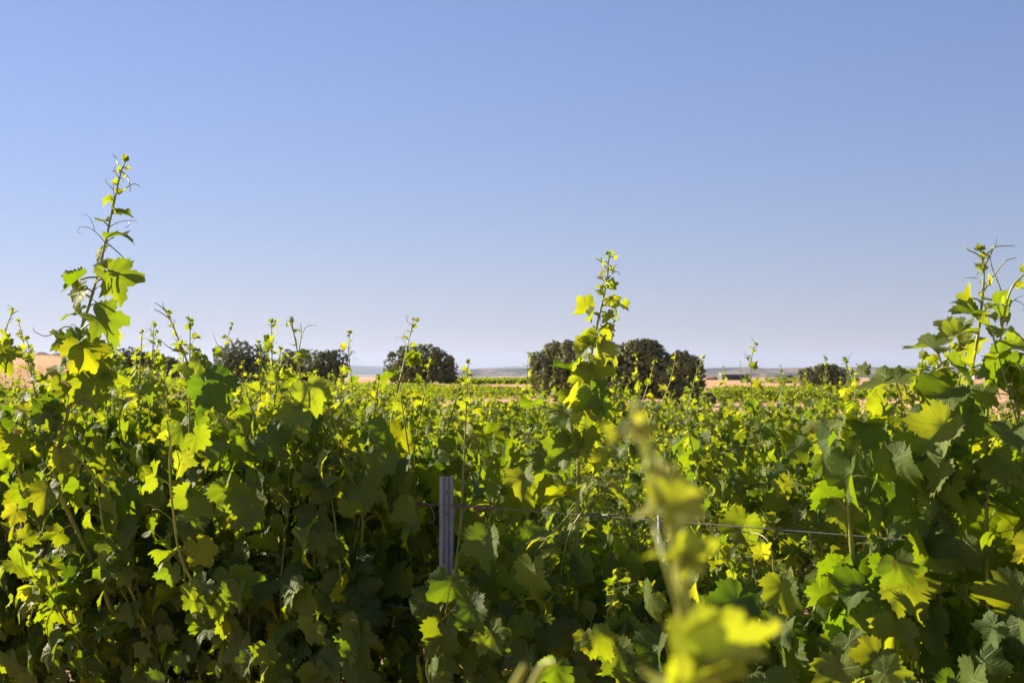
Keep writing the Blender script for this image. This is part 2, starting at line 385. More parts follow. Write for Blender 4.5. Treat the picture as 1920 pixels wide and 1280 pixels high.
oak(245, 128, 104, 650, [(-.35, .45, .55, .5), (.1, .55, .5, .44), (.5, .35, .5, .48), (.2, .2, .6, .4)], 'dark holm oak standing in the straw field behind the tall left shoot', 21, dense=1.0)
oak(322, 210, 48, 663, [(-.2, .5, .5, .4), (.35, .35, .5, .45), (-.1, .25, .6, .4)], 'small sparse round oak on the straw slope, right of the leftmost oak', 22, M_oak_green, .4)
oak(452, 205, 112, 637, [(-.5, .35, .45, .5), (-.05, .62, .5, .38), (.4, .42, .52, .46), (0, .25, .8, .35)], 'tall round holm oak, first of the four left of centre', 23)
oak(518, 216, 84, 668, [(-.3, .4, .6, .5), (.4, .5, .5, .5)], 'lowest dark oak squeezed between taller left oaks', 24, M_oak, .5)
oak(556, 222, 76, 656, [(-.3, .45, .6, .5), (.3, .5, .55, .48), (0, .2, .8, .35)], 'middle-sized holm oak touching the low dark oak on its left', 25, M_oak_green, .7)
oak(612, 214, 94, 654, [(-.5, .4, .45, .5), (.0, .55, .45, .42), (.45, .48, .45, .5), (0, .2, .8, .35)], 'flat-topped holm oak at the right end of the left group', 26)
oak(788, 205, 140, 645, [(-.62, .38, .38, .46), (-.25, .55, .42, .42), (.12, .60, .46, .40), (.5, .42, .40, .46), (.82, .28, .2, .36), (-.3, .2, .55, .35), (.3, .2, .6, .36)], 'broad freestanding holm oak alone in the middle of the field', 27, dense=1.7)
oak(1046, 112, 102, 638, [(-.6, .38, .4, .42), (-.1, .62, .5, .36), (.4, .5, .5, .45), (-.3, .2, .6, .35), (.3, .2, .6, .35)], 'rounded grey-green holm oak behind the tall central shoot', 28, M_oak_green, 1.4)
oak(1188, 98, 160, 635, [(-.75, .35, .3, .4), (-.4, .5, .4, .4), (.05, .66, .46, .33), (.45, .5, .42, .42), (-.3, .2, .6, .35), (.3, .2, .6, .35)], 'tallest domed holm oak, middle of the right-hand clump', 29, M_oak_green, 1.9)
oak(1272, 97, 104, 656, [(-.5, .42, .45, .45), (0, .58, .5, .4), (.5, .42, .48, .46), (0, .2, .85, .35)], 'rounded holm oak at the right side of the right-hand clump', 30, M_oak, 1.3)
oak(1545, 185, 94, 681, [(-.5, .35, .5, .5), (-.1, .6, .35, .38), (.3, .55, .45, .42), (.6, .3, .35, .45), (0, .2, .8, .3)], 'lone rounded holm oak in the green field right of centre', 31, M_oak_green, 1.2)
oak(1945, 120, 110, 672, L1, 'holm oak cut off by the right edge of the picture', 32, M_oak_green, 1.2)
oak(1322, 94, 44, 733, [(-.3, .4, .6, .5), (.4, .3, .5, .5)], 'low dark oak bush at the foot of the right-hand clump', 33, M_oak, .35, name='oak_bush', cat='bush', group=None)
k = 0
for (px, D, w, top, lab) in [(1345, 620, 20, 707, 'dark round tree left of the long grey shed'), (1331, 640, 16, 709, 'small dark tree at the left of the two beside the shed'),
        (1479, 700, 14, 703, 'small tree, left of the two beyond the lone oak'), (1491, 690, 12, 705, 'small tree, right of the two beyond the lone oak'),
        (1462, 560, 12, 709.5, 'tiny dark tree on the edge of the far straw field'), (1452, 500, 14, 711, 'squat dark tree right of the shed'),
        (1440, 540, 12, 710, 'squat dark tree close to the end of the shed'), (1478, 330, 13, 716, 'round bush alone on the pale strip beyond the right rows'),
        (1800, 800, 16, 707, 'dark tree left of the little farmhouse'), (1812, 760, 18, 708, 'dark tree behind the little farmhouse'),
        (1856, 700, 16, 709, 'dark tree right of the little farmhouse'), (1872, 720, 14, 710, 'rightmost dark tree beside the little farmhouse'),
        (1640, 650, 16, 708, 'dark tree far beyond the right rows'), (1655, 640, 14, 709.5, 'low tree far beyond the right rows')]:
    k += 1
    oak(px, D, w, top, [(-.3, .4, .6, .5), (.35, .45, .55, .48)], lab, 60 + k, M_oak, .12, name='field_tree', group='small trees on the plain', fs=.32)

# ------------------------------------------------------------------ far buildings
def flat_mat(name, c, rough=.8):
    m, n, l, b = new_mat(name)
    l.new(mix_c(n, l, noise(n, l, .8, 4), tuple(x * .8 for x in c), tuple(min(1, x * 1.15) for x in c)), b.inputs['Base Color']); b.inputs['Roughness'].default_value = rough
    return m
M_shed = flat_mat('grey_sheet_wall', (.085, .09, .10)); M_shroof = flat_mat('pale_sheet_roof', (.26, .28, .27)); M_white = flat_mat('whitewash', (.72, .66, .58)); M_tile = flat_mat('roof_tile', (.40, .22, .14)); M_dark = flat_mat('dark_opening', (.05, .05, .055))
def building(name, px0, px1, D, h, rise, dep, wall, roofm, label, openings):
    x0, x1 = ((q - 960) / FPX * D for q in (px0, px1)); gz = float(ground_z((x0 + x1) / 2, D)); w = x1 - x0
    r = empty(name, ((x0 + x1) / 2, D, gz)); tag(r, label, 'building')
    a = MB(); a.box((-w / 2, 0, -1), (w / 2, dep, h)); a.build('wall', wall, r, False)
    q = MB()
    for s in (-1, 1):
        y0 = -.4 if s < 0 else dep + .4
        q.add([(-w/2-.4, y0, h - .05), (w/2+.4, y0, h - .05), (w/2+.4, dep/2, h + rise), (-w/2-.4, dep/2, h + rise),
               (-w/2-.4, y0, h + .12), (w/2+.4, y0, h + .12), (w/2+.4, dep/2, h + rise + .17), (-w/2-.4, dep/2, h + rise + .17)],
              [(0,1,2,3),(4,5,6,7),(0,1,5,4),(0,3,7,4),(1,2,6,5)])
    for s in (-1, 1):
        q.add([(s*w/2, 0.01, h), (s*w/2, dep - .01, h), (s*w/2, dep/2, h + rise)], [(0, 1, 2, 2)])
    q.build('roof', roofm, r, False)
    for (nm, u, z0, ow, oh) in openings:
        o = MB(); o.box((u * w - ow/2, -.08, z0), (u * w + ow/2, .05, z0 + oh)); o.build(nm, M_dark, r, False)
building('farm_shed', 1354, 1396, 560, 2.2, 1.0, 12, M_shed, M_shroof, 'long low grey shed with pale roof on the far plain', [('door', -.3, 0, 2.6, 2), ('door', .1, 0, 2.6, 2), ('window', .35, 1, 1.4, .7)])
building('farmhouse', 1826, 1842, 730, 3.0, 1.4, 7, M_white, M_tile, 'little pale farmhouse with tiled roof among dark trees', [('door', 0, 0, 1.1, 2.0), ('window', -.3, 1.1, .8, .9), ('window', .3, 1.1, .8, .9)])
building('warehouse', 1822, 1838, 2600, 7, 2.5, 30, M_white, M_tile, 'small pinkish flat warehouse far off above the farmhouse', [('door', 0, 0, 5, 5)])

# ------------------------------------------------------------------ vine leaves
CT = np.array([0, 13, 27, 40, 52, 66, 79, 92, 105, 120, 135, 152, 166, 174, 180.])
CR = np.array([1, .86, .66, .78, .90, .76, .58, .63, .70, .60, .56, .52, .40, .2, .06])
def leaf_template(npts, rings, seed, tooth=.075):
    rng = np.random.default_rng(seed)
    th = np.linspace(-180, 180, npts, endpoint=False) + 180 / npts
    cr = CR * (1 + rng.normal(0, .05, len(CR))); cr[0] = 1
    lob = rng.uniform(.85, 1.6); mid = (CR[2] + CR[4]) / 2
    cr[2] = .80 - (.80 - CR[2]) * lob; cr[6] = .72 - (.72 - CR[6]) * lob
    rr = np.interp(np.abs(th), CT, cr)
    if npts >= 28:
        rr = rr * (1 + tooth * np.where(np.arange(npts) % 2 == 0, 1, -1) * rng.uniform(.4, 1.3, npts))
    rr *= 1 + rng.normal(0, .02, npts)
    t = np.radians(th)
    ring = []
    for q in rings: 
        sm = rr if q == 1 else (rr * .6 + .4 * np.convolve(np.r_[rr[-3:], rr, rr[:3]], np.ones(7) / 7, 'valid'))
        ring.append(np.stack([np.sin(t) * sm * q, np.cos(t) * sm * q], -1))
    V = np.vstack([[(0, 0)]] + ring)
    F = []
    for j in range(npts):
        k2 = (j + 1) % npts
        F.append((0, 1 + j, 1 + k2, 1 + k2))
        for r_ in range(len(rings) - 1):
            a = 1 + r_ * npts; b_ = a + npts
            F.append((a + j, b_ + j, b_ + k2, a + k2))
    return V, np.array(F)
T_HI = [leaf_template(56, (.38, .72, 1), s) for s in range(8)]
T_MID = [leaf_template(28, (.55, 1), s + 10) for s in range(4)]
T_LOW = [leaf_template(13, (1,), s + 20) for s in range(3)]
def add_leaves(mb, rng, pos, tip, nrm, size, age, templates, curl=1.0):
    """pos = petiole junction, tip = direction to the tip, nrm = upper face; size = half the leaf length"""
    pos, tip, nrm, size, age = (np.asarray(q, float) for q in (pos, tip, nrm, size, age))
    K = len(pos)
    if K == 0: return
    tip = norm(tip); nrm = norm(nrm - (nrm * tip).sum(-1, keepdims=True) * tip); wid = np.cross(tip, nrm)
    which = rng.integers(0, len(templates), K)
    for ti, (T, F) in enumerate(templates):
        ix = np.where(which == ti)[0]
        if len(ix) == 0: continue
        k = len(ix)
        x = T[None, :, 0] * rng.uniform(.9, 1.12, k)[:, None]; y = np.broadcast_to(T[None, :, 1], x.shape)
        fold = rng.normal(.22, .22, k)[:, None] * curl + age[ix][:, None] * .5
        droop = -np.abs(rng.normal(.16, .16, k))[:, None] * curl
        tw = rng.normal(0, .16, k)[:, None]
        p1, p2 = rng.uniform(0, 6.3, (2, k, 1))
        r2 = x * x + y * y
        z = fold * np.sqrt(x * x + .01) + droop * np.where(y > 0, y * y, .4 * y * y) + tw * x * y - .10 * curl * r2 * r2 \
            + .12 * curl * np.sin(4.3 * x + p1) * np.sin(3.9 * y + p2) * np.sqrt(r2) * 1.2 + .035 * curl * np.sin(9 * np.arctan2(x, y) + p1) * r2
        s = size[ix][:, None]
        V = pos[ix][:, None] + (x * s)[..., None] * wid[ix][:, None] + (y * s)[..., None] * tip[ix][:, None] + (z * s)[..., None] * nrm[ix][:, None]
        nv = len(T)
        FF = (F[None] + (np.arange(k) * nv)[:, None, None]).reshape(-1, F.shape[1])
        rv = np.clip(rng.beta(2, 2.2, k), 0, 1)
        mb.add(V.reshape(-1, 3), FF, np.repeat(age[ix], nv), np.repeat(rv, nv), np.tile(T, (k, 1)))

class Many:
    """a list of meshes: every next() starts another one"""
    def __init__(s): s.l = []
    def next(s): s.l.append(MB()); return s.l[-1]
    def build(s, name, mat, parent):
        for m_ in s.l: m_.build(name, mat, parent)
def smooth_path(pts, m):
    """Catmull-Rom through the points, m samples"""
    p = np.asarray(pts, float); p = np.vstack([2 * p[0] - p[1], p, 2 * p[-1] - p[-2]])
    n_ = len(p) - 3; u = np.linspace(0, n_ - 1e-6, m); i = u.astype(int); f = (u - i)[:, None]
    a, b_, c_, d = p[i], p[i + 1], p[i + 2], p[i + 3]
    return .5 * ((2 * b_) + (-a + c_) * f + (2*a - 5*b_ + 4*c_ - d) * f**2 + (-a + 3*b_ - 3*c_ + d) * f**3)
def tendril_path(rng, o, d, L, m=14, curl=None):
    d = norm(d); s = norm(np.cross(d, rand_dirs(rng, 1)[0])); u = np.cross(d, s)
    curl = rng.uniform(.7, 2.2) if curl is None else curl; bend = rng.uniform(.02, .09)
    pts = [np.array(o, float)]; a = 0.0; st = L / m
    for i in range(m):
        a += (bend + curl * (i / m) ** 3.0)
        w = d * math.cos(a) + s * math.sin(a) + u * .12 * math.sin(a * .5)
        pts.append(pts[-1] + w * st * (1 if i < m * .7 else .7))
    return np.array(pts)
def grow(rng, path, r0, leaf_max, node_sp, stem, leaves, tend, tip_len=.35, sides=6, outward=None, petiole=.85, leaf_min=.012, start=0.0, tendril_p=.5, tsides=4, young=.0, young_cap=.6, light=np.array((0, 0, 1.)), lateral_p=0.0):
    """a shoot along path: swollen nodes, alternate leaves on petioles, forked tendrils opposite them.
    leaf size falls off and leaves turn yellow towards the tip"""
    path = np.asarray(path, float); seg = np.linalg.norm(np.diff(path, axis=0), axis=1); cum = np.r_[0, np.cumsum(seg)]; L = cum[-1]
    nodes = [start]
    while nodes[-1] < L - .01:
        rest = L - nodes[-1]; nodes.append(nodes[-1] + node_sp * rng.uniform(.8, 1.2) * min(1, .22 + rest / tip_len * .8))
    nodes = [q for q in nodes if q < L]
    pp = np.stack([np.interp(cum, cum, path[:, i]) for i in range(3)], -1)
    rad = r0 * (0.22 + .78 * np.clip((L - cum) / max(tip_len * 2.2, L * .8), 0, 1) ** .7)
    if sides >= 5:   # nodes thicken the stem
        for q in nodes: rad = rad * (1 + .28 * np.exp(-((cum - q) / .006) ** 2))
    ageS = np.clip(1 - (L - cum) / (tip_len * 1.8), 0, 1) * .8 + .1
    stem.tube(pp, rad, sides, age=min(1, .35 + young))
    at = lambda q: np.array([np.interp(q, cum, path[:, i]) for i in range(3)])
    plane = rng.uniform(0, 6.3)
    for i, q in enumerate(nodes):
        o = at(q); t = norm(at(min(q + .02, L)) - at(max(q - .02, 0))); rest = L - q
        f = min(1.0, rest / tip_len)
        s = max(leaf_min, leaf_max * (f ** .7) * rng.uniform(.6, 1.15))
        a = norm(np.cross(t, (math.cos(plane), math.sin(plane), .1))); 
        if outward is not None and rng.random() < .55: a = norm(outward - (outward @ t) * t + rng.normal(0, .35, 3))
        sg = 1 if i % 2 == 0 else -1
        a = a * sg if outward is None or rng.random() < .6 else a
        a = norm(a + rng.normal(0, .3, 3)); plane += rng.normal(0, .25)
        ageL = float(np.clip(1.15 - rest / (tip_len * .9), 0, 1) * rng.uniform(.7, 1) + young * rng.uniform(0, 1))
        ageL = min(1, ageL * young_cap)
        pl = s * petiole * rng.uniform(.7, 1.25)
        pd = norm(a * .95 + t * rng.uniform(.25, .8))
        j = o + pd * pl + np.array((0, 0, -.08 * pl))
        mid = o + pd * pl * .5 + t * pl * .08
        stem.tube(smooth_path([o, mid, j], 5), [r0 * .38, r0 * .3, r0 * .26, r0 * .25, r0 * .3] if f > .3 else r0 * .16, 4 if sides > 4 else 3, cap=False, age=.8 if rng.random() < .6 else .4)
        hor = norm(a * (1, 1, .2))
        tip = norm(hor * rng.uniform(.3, 1.0) + np.array((0, 0, -1)) * rng.uniform(.1, 1.0) * (1 if f > .4 else .2) + t * (1 - f) * .9 + rng.normal(0, .3, 3))
        nr = norm(light * rng.uniform(.3, 1) + hor * rng.uniform(0, .8) + (outward if outward is not None else 0) * .35 + rng.normal(0, .33, 3))
        leaves.append((j, tip, nr, s, ageL))
        if rng.random() < lateral_p and f > .35:
            d2 = norm(a * .8 + t * .5 + rng.normal(0, .3, 3)); ll = rng.uniform(.05, .15) * f
            e = o + d2 * ll; stem.tube([o, (o + e) / 2 + t * .01, e], [r0 * .3, r0 * .25, r0 * .15], 4 if sides > 4 else 3, cap=False, age=.6)
            for w in range(rng.integers(2, 4)):
                g_ = e if w == 0 else (o + e) / 2 + (t * .01 if w == 1 else 0)
                leaves.append((g_, norm(d2 + rng.normal(0, .6, 3) + (0, 0, -.3)), norm(light + rng.normal(0, .6, 3)), s * rng.uniform(.35, .7), min(1, ageL + rng.uniform(.0, .45))))
        if rng.random() < tendril_p and i % 3 != 2 and q > .05:
            td = norm(-a * .7 + t * rng.uniform(.6, 1.5) + rng.normal(0, .25, 3)); Lt = rng.uniform(.07, .16) * min(1, .35 + rest * 3)
            pt = tendril_path(rng, o, td, Lt); rt = np.linspace(r0 * .2, r0 * .07, len(pt)); tm = tend.next() if isinstance(tend, Many) else tend; tm.tube(pt, rt, tsides, cap=False, age=.5)
            k_ = len(pt) // 3; p2 = tendril_path(rng, pt[k_], norm(td + rng.normal(0, .6, 3)), Lt * .6, 9); tm.tube(p2, np.linspace(r0 * .15, r0 * .06, len(p2)), tsides, cap=False, age=.5)
    # growing point
    e = path[-1]; t = norm(path[-1] - path[-3])
    for q in range(3): leaves.append((e + rng.normal(0, .003, 3), norm(t + rng.normal(0, .5, 3)), rand_dirs(rng, 1)[0], leaf_min * rng.uniform(.6, 1.0), .45))

PRUNE = None; VINE_AT = (0, 0, 0)
def POSTX(path):
    out = []
    for q in path:
        w = to_world(VINE_AT, q); x = 960 + w[0] / w[1] * FPX; y = 700 - (w[2] - EYE) / w[1] * FPX
        out.append(x if 880 < y < 1070 and w[1] < 4.15 else -1)
    return out
def flush(leaves, rng, templates, name, parent, mat=None, curl=1.0):
    if PRUNE is not None: leaves = [q for q in leaves if not PRUNE(q[0], q[1], q[3])]
    mb = MB(); A = list(zip(*leaves))
    add_leaves(mb, rng, A[0], A[1], A[2], A[3], A[4], templates, curl)
    return mb.build(name, mat or M_leaf, parent)

def trunk_mesh(rng, half, fine=True):
    t = MB(); k = 9
    z = np.linspace(-.06, .72, k); x = np.cumsum(rng.normal(0, .012, k)); y = np.cumsum(rng.normal(0, .010, k)); x -= x[0]; y -= y[0]
    pts = np.stack([x, y, z], -1)
    t.tube(smooth_path(pts, 22), np.interp(np.linspace(0, 1, 22), [0, .1, .85, 1], [.046, .03, .027, .036]) * (1 + rng.normal(0, .07, 22)), 9 if fine else 6)
    for s in (-1, 1):
        q = smooth_path([pts[-1] - (0, 0, .05), pts[-1] + (s * .05, 0, .015), (x[-1] + s * half * .5, y[-1] + rng.normal(0, .012), .75), (x[-1] + s * half, rng.normal(0, .015), .745)], 14)
        t.tube(q, np.linspace(.026, .014, 14) * (1 + rng.normal(0, .09, 14)), 7 if fine else 5)
        if fine:
            for u in np.linspace(.12, 1, 6):
                o = q[int(u * 13)]; t.tube([o, o + (rng.normal(0, .008), rng.normal(0, .008), .03)], [.014, .012], 6)
    return t, pts[-1]
LEAN = 0.0
def vine(rng, detail, half=.56, height=1.62, n_shoot=15, spread=.17, front=0.0, tall=.2, per_shoot=False, leaf=.086, root=None):
    """one trellised vine in its own frame (x along the row, y away from the camera)"""
    tr, top = trunk_mesh(rng, half, detail != 'low'); tro = tr.build('trunk', M_bark, root)
    templates = dict(hi=T_HI, mid=T_MID, low=T_LOW)[detail]; lm = M_leaf if detail != 'low' else M_leaf_far
    sides = dict(hi=6, mid=4, low=3)[detail]; m_ = dict(hi=46, mid=22, low=11)[detail]
    stem = MB(); leaves = []; tend = MB()
    for i in range(n_shoot):
        bx = -half + (i + .5) / n_shoot * 2 * half + rng.normal(0, .03); s = 1 if rng.random() < .5 else -1
        hh = height + rng.normal(0, .10); 
        if rng.random() < tall: hh += rng.uniform(.12, .42)
        off = s * abs(rng.normal(spread * .6, spread * .4)) - front * rng.random()
        lx = rng.normal(0, .09)
        pts = [(bx, 0, .74), (bx + lx * .2, off * .45, .95), (bx + lx * .6, off * .95, 1.25), (bx + lx, off * .85, min(hh, 1.5)), (bx + lx * 1.4 + rng.normal(0, .08), off * 1.0 + rng.normal(0, .07), max(hh, 1.52) if hh > 1.5 else hh)]
        if detail != 'low' and rng.random() < .12:    # a shoot that has escaped and hangs outwards
            pts = [(bx, 0, .74), (bx, off * .8, 1.0), (bx + lx, off * 1.6, 1.25), (bx + lx * 2, off * 2.4, 1.3), (bx + lx * 2.4, off * 2.9, 1.05)]
        path = smooth_path(pts, m_)
        if PRUNE is not None and any(826 < q < 852 for q in POSTX(path)): continue
        if per_shoot: stem = MB(); leaves = []; tend = Many()
        grow(rng, path, .0046, leaf, .064 if detail != 'low' else .085, stem, leaves, tend, tip_len=.42, sides=sides, outward=np.array((0, math.copysign(1, off), .15)),
             tendril_p=.5 if detail == 'hi' else .35, tsides=4 if detail == 'hi' else 3, young=.12, lateral_p=.38)
        if per_shoot:
            for q in range(26):
                o = np.array((bx + rng.normal(0, .09), math.copysign(rng.uniform(.06, spread * 1.5), off) if rng.random() < .6 else rng.normal(0, .1), rng.uniform(.3, min(hh, 1.75))))
                leaves.append((o, norm((rng.normal(0, .5), rng.normal(0, .4), -1)), norm((rng.normal(0, .5), np.sign(o[1]), .6)), leaf * rng.uniform(.6, 1.2), rng.uniform(0, .3)))
            so = stem.build('shoot', M_shoot, root); flush(leaves, rng, templates, 'foliage', so, lm, 1.3)
            tend.build('tendril', M_shoot, so)
    if not per_shoot:
        # filler leaves low on the wall of the canopy
        for q in range(dict(hi=60, mid=290, low=170)[detail]):
            o = np.array((rng.uniform(-half, half), rng.choice((-1, 1)) * rng.uniform(.04, spread * 1.5), rng.uniform(.25, height)))
            leaves.append((o, norm((rng.normal(0, .4), rng.normal(0, .4), -1)), norm((rng.normal(0, .4), np.sign(o[1]), .6)), leaf * rng.uniform(.7, 1.15), rng.uniform(0, .3)))
        if tend.n:
            for a in ('v', 'f', 'age', 'rnd', 'uv'): pass
            off = stem.n
            for v, f, ag, rn, u in zip(tend.v, tend.f, tend.age, tend.rnd, tend.uv): stem.v.append(v); stem.f.append(f + off); stem.age.append(ag); stem.rnd.append(rn); stem.uv.append(u)
            stem.n += tend.n
        so = stem.build('shoots', M_shoot, root); flush(leaves, rng, templates, 'foliage', root, lm)
    return root

def row_pt(p, s):
    v = NRM * p + TAN * s; return (v[0], v[1], float(ground_z(v[0], v[1])))
P1, SP = 2.92, 2.66
G = 'trained grapevines in trellised rows'
ORD = ['first', 'second', 'third', 'fourth', 'fifth', 'sixth', 'seventh', 'eighth', 'ninth']
def to_world(root_loc, q):
    return np.array(root_loc) + TAN * q[0] - NRM * q[1] * 1.0 + np.array((0, 0, q[2])) if False else np.array(Matrix.Translation(root_loc) @ Matrix.Rotation(ROWROT, 4, 'Z') @ Vector(q))
def open_round_post(loc):
    # the growers keep the head of the post free: no leaf in the wedge between it and the path, above 1.2 m
    def f(pos, tip, size):
        for k_ in (0, .6):
            w = to_world(loc, np.array(pos) + norm(tip) * size * k_)
            if w[1] > 4.12: continue
            x = 960 + w[0] / w[1] * FPX; y = 700 - (w[2] - EYE) / w[1] * FPX; r = size / w[1] * FPX * .75
            if 826 - r < x < 850 + r and 870 < y < 1078 + r * .5: return True
            yw = 946 + (x - 838) * (.092 if x > 838 else .085)          # the tied-up wire stays clear too
            if k_ == 0 and (855 < x < 1640 or 230 < x < 560 or 700 < x < 838) and abs(y - yw) < r * 1.1 and (int(x * 7.3) % 5) < 4: return True
        return False
    return f
# first row: every vine its own growth, each shoot a part
row1 = [(1.02, 1.88, 26, 'big bright vine at the right edge of the first row, under the tall right-hand shoots'),
        (2.12, 1.42, 22, 'low vine right of the nearest steel post, its leaves mostly below the wire'),
        (3.28, 1.86, 27, 'vine of the first row just left of the nearest steel post'),
        (4.30, 1.95, 28, 'shaded vine of the first row, second to the left of the nearest steel post'),
        (5.34, 1.74, 24, 'dark vine of the first row at the left picture edge')]
for i, (s, h_, ns, lab) in enumerate(row1):
    rng = np.random.default_rng(100 + i)
    r_ = empty('grapevine', row_pt(P1, s), ROWROT); tag(r_, lab, 'grapevine', G)
    PRUNE = open_round_post(row_pt(P1, s)); VINE_AT = row_pt(P1, s)
    vine(rng, 'hi', half=.52, height=h_, n_shoot=ns, spread=.21, front=.12, tall=.04, per_shoot=True, leaf=.080, root=r_)
PRUNE = None
# the vine at the camera's feet, whose shoot tip rises out of focus
r0v = empty('grapevine', (.10, .46, float(ground_z(.1, .46))), ROWROT); tag(r0v, 'vine right below the lens, only its blurred yellow shoot tip in view', 'grapevine', G)
vine(np.random.default_rng(99), 'mid', half=.45, height=1.28, n_shoot=9, spread=.10, tall=0, leaf=.08, root=r0v)

# rows behind: a few prototypes, copied
protos = {}
for kind, cnt, seed in (('mid', 5, 200), ('low', 5, 300)):
    protos[kind] = []
    for i in range(cnt):
        r_ = empty('grapevine', (0, 0, 0), 0)
        vine(np.random.default_rng(seed + i), kind, half=.58, height=1.70, n_shoot=22, spread=.21, tall=.20, leaf=.074 if kind == 'mid' else .094, root=r_)
        protos[kind].append(r_)
rng = random.Random(7); used = set()
for k in range(1, 7):
    p = P1 + SP * k; s = .388 * p - 1.2; j = 0; end = 1.79 * p + 1.2
    while s < end:
        kind = 'mid' if k <= 3 else 'low'; pr = protos[kind]; q = rng.randrange(len(pr))
        o = pr[q] if (kind, q) not in used else copy_tree(pr[q]); used.add((kind, q))
        x, y, z = row_pt(p + rng.uniform(-.05, .05), s); o.location = (x, y, z - .02)
        o.rotation_euler = (rng.uniform(-.04, .04), rng.uniform(-.04, .04), ROWROT + (math.pi if rng.random() < .5 else 0)); sc_ = rng.uniform(.92, 1.11) + (.02 if k > 3 else 0); o.scale = (1.0, rng.uniform(.9, 1.3), sc_)
        tag(o, f'sunlit trellised grapevine in the {ORD[k]} row back from the camera', 'grapevine', G)
        s += 1.12 * rng.uniform(.93, 1.07); j += 1
        if rng.random() < (.03 if k < 4 else .06): s += .9
for pr in protos.values():
    for i, o in enumerate(pr):
        assert any(u[1] == i for u in used)

# ------------------------------------------------------------------ steel posts, wires
def post(p_base, zt, yaw, label, width=.040):
    """open rolled steel profile with folded lips and a ridge down its middle; wire slots punched in the web"""
    x, y, z0 = p_base; o = empty('trellis_post', (x, y, z0), yaw); tag(o, label, 'post', 'galvanised steel trellis posts')
    w = width; H = zt - z0
    prof = [(-w/2+.006, .030), (-w/2, .030), (-w/2, .004), (-w/2+.004, 0), (-w/2+.010, 0), (-w/2+.0125, .006), (-.0035, .006), (-.002, -.002), (.002, -.002), (.0035, .006), (w/2-.0125, .006), (w/2-.010, 0), (w/2-.004, 0), (w/2, .004), (w/2, .030), (w/2-.006, .030)]
    th = .0022; pr = np.array(prof); d = norm(np.gradient(pr, axis=0)); nn = np.stack([-d[:, 1], d[:, 0]], -1); inner = pr - nn * -th
    m = MB(); k = len(pr)
    for (za, zb) in ((-.3, H),):
        V = np.vstack([np.c_[pr, np.full(k, za)], np.c_[pr, np.full(k, zb)], np.c_[inner, np.full(k, za)], np.c_[inner, np.full(k, zb)]])
        F = []
        for i in range(k - 1):
            F += [(i, i+1, k+i+1, k+i), (2*k+i, 3*k+i, 3*k+i+1, 2*k+i+1), (k+i, k+i+1, 3*k+i+1, 3*k+i)]
        F += [(0, k, 3*k, 2*k), (k-1, 3*k-1, 4*k-1, 2*k-1)]
        m.add(V, F)
    m.build('profile', M_steel, o, False)
    for zz in (H - .32, H - .72):
        h = MB(); 
        for (a, b_, c_) in ((-.0105, 0, .010), (.0, .010, .004)):
            h.add([(-.010, .0048, zz - .012), (-.0055, .0048, zz - .020), (-.0035, .0048, zz), (.008, .0048, zz - .008), (.008, .0048, zz + .012), (.003, .0048, zz + .010)] , [(0, 1, 2, 2), (1, 3, 4, 2), (2, 4, 5, 5)])
        h.build('wire_slot', M_hole, o, False)
    for zz in (H - .045, H - .105):
        h = MB(); a = np.linspace(0, 6.28, 8, endpoint=False); h.add(np.c_[.0 + .0025 * np.cos(a), np.full(8, -.0035), zz + .0025 * np.sin(a)], [(0,1,2,3),(0,3,4,7),(4,5,6,7)])
        h.build('rivet', M_hole, o, False)
    return o
pp = P(838, 893, 4.03)
post((pp[0], pp[1], float(ground_z(pp[0], pp[1]))), pp[2], .12, 'nearest galvanised post, bare and tall between the first-row vines')
pp = P(1243, 864, 6.58); post((pp[0], pp[1], float(ground_z(pp[0], pp[1]))), pp[2], .2, 'steel post of the second row, half hidden behind the blurred shoot')
pp = P(1403, 869, 10.0); post((pp[0], pp[1], float(ground_z(pp[0], pp[1]))), pp[2], .2, 'small steel post of the third row, deep among the leaves')
def wire(p, z_at, s0, s1, label, r=.0013, sag=.01):
    v = []
    for s in np.linspace(s0, s1, 40):
        q = NRM * p + TAN * s; v.append((q[0], q[1], z_at + sag * math.sin(s * 1.1) ))
    m = MB(); m.tube(v, r, 5); o = m.build('trellis_wire', M_wire); return tag(o, label, 'wire', 'trellis wires')
ztw = P(838, 946, 4.03)[2]
wire(P1 - .022, ztw, -1, 8, 'top wire of the first row, crossing the nearest post')
wire(P1 - .022, ztw - .30, 2.78, 8, 'middle wire of the first row, threaded through the shaded leaves')
wire(P1 - .022, ztw - .62, 2.78, 8, 'lowest wire of the first row near the bottom of the picture')
z2 = P(1260, 893, 6.68)[2]
wire(P1 + SP - .02, z2, .5, 13, 'top wire of the second row')
z3 = P(1403, 880, 10.2)[2]
wire(P1 + 2 * SP - .02, z3, 1, 18, 'top wire of the third row')
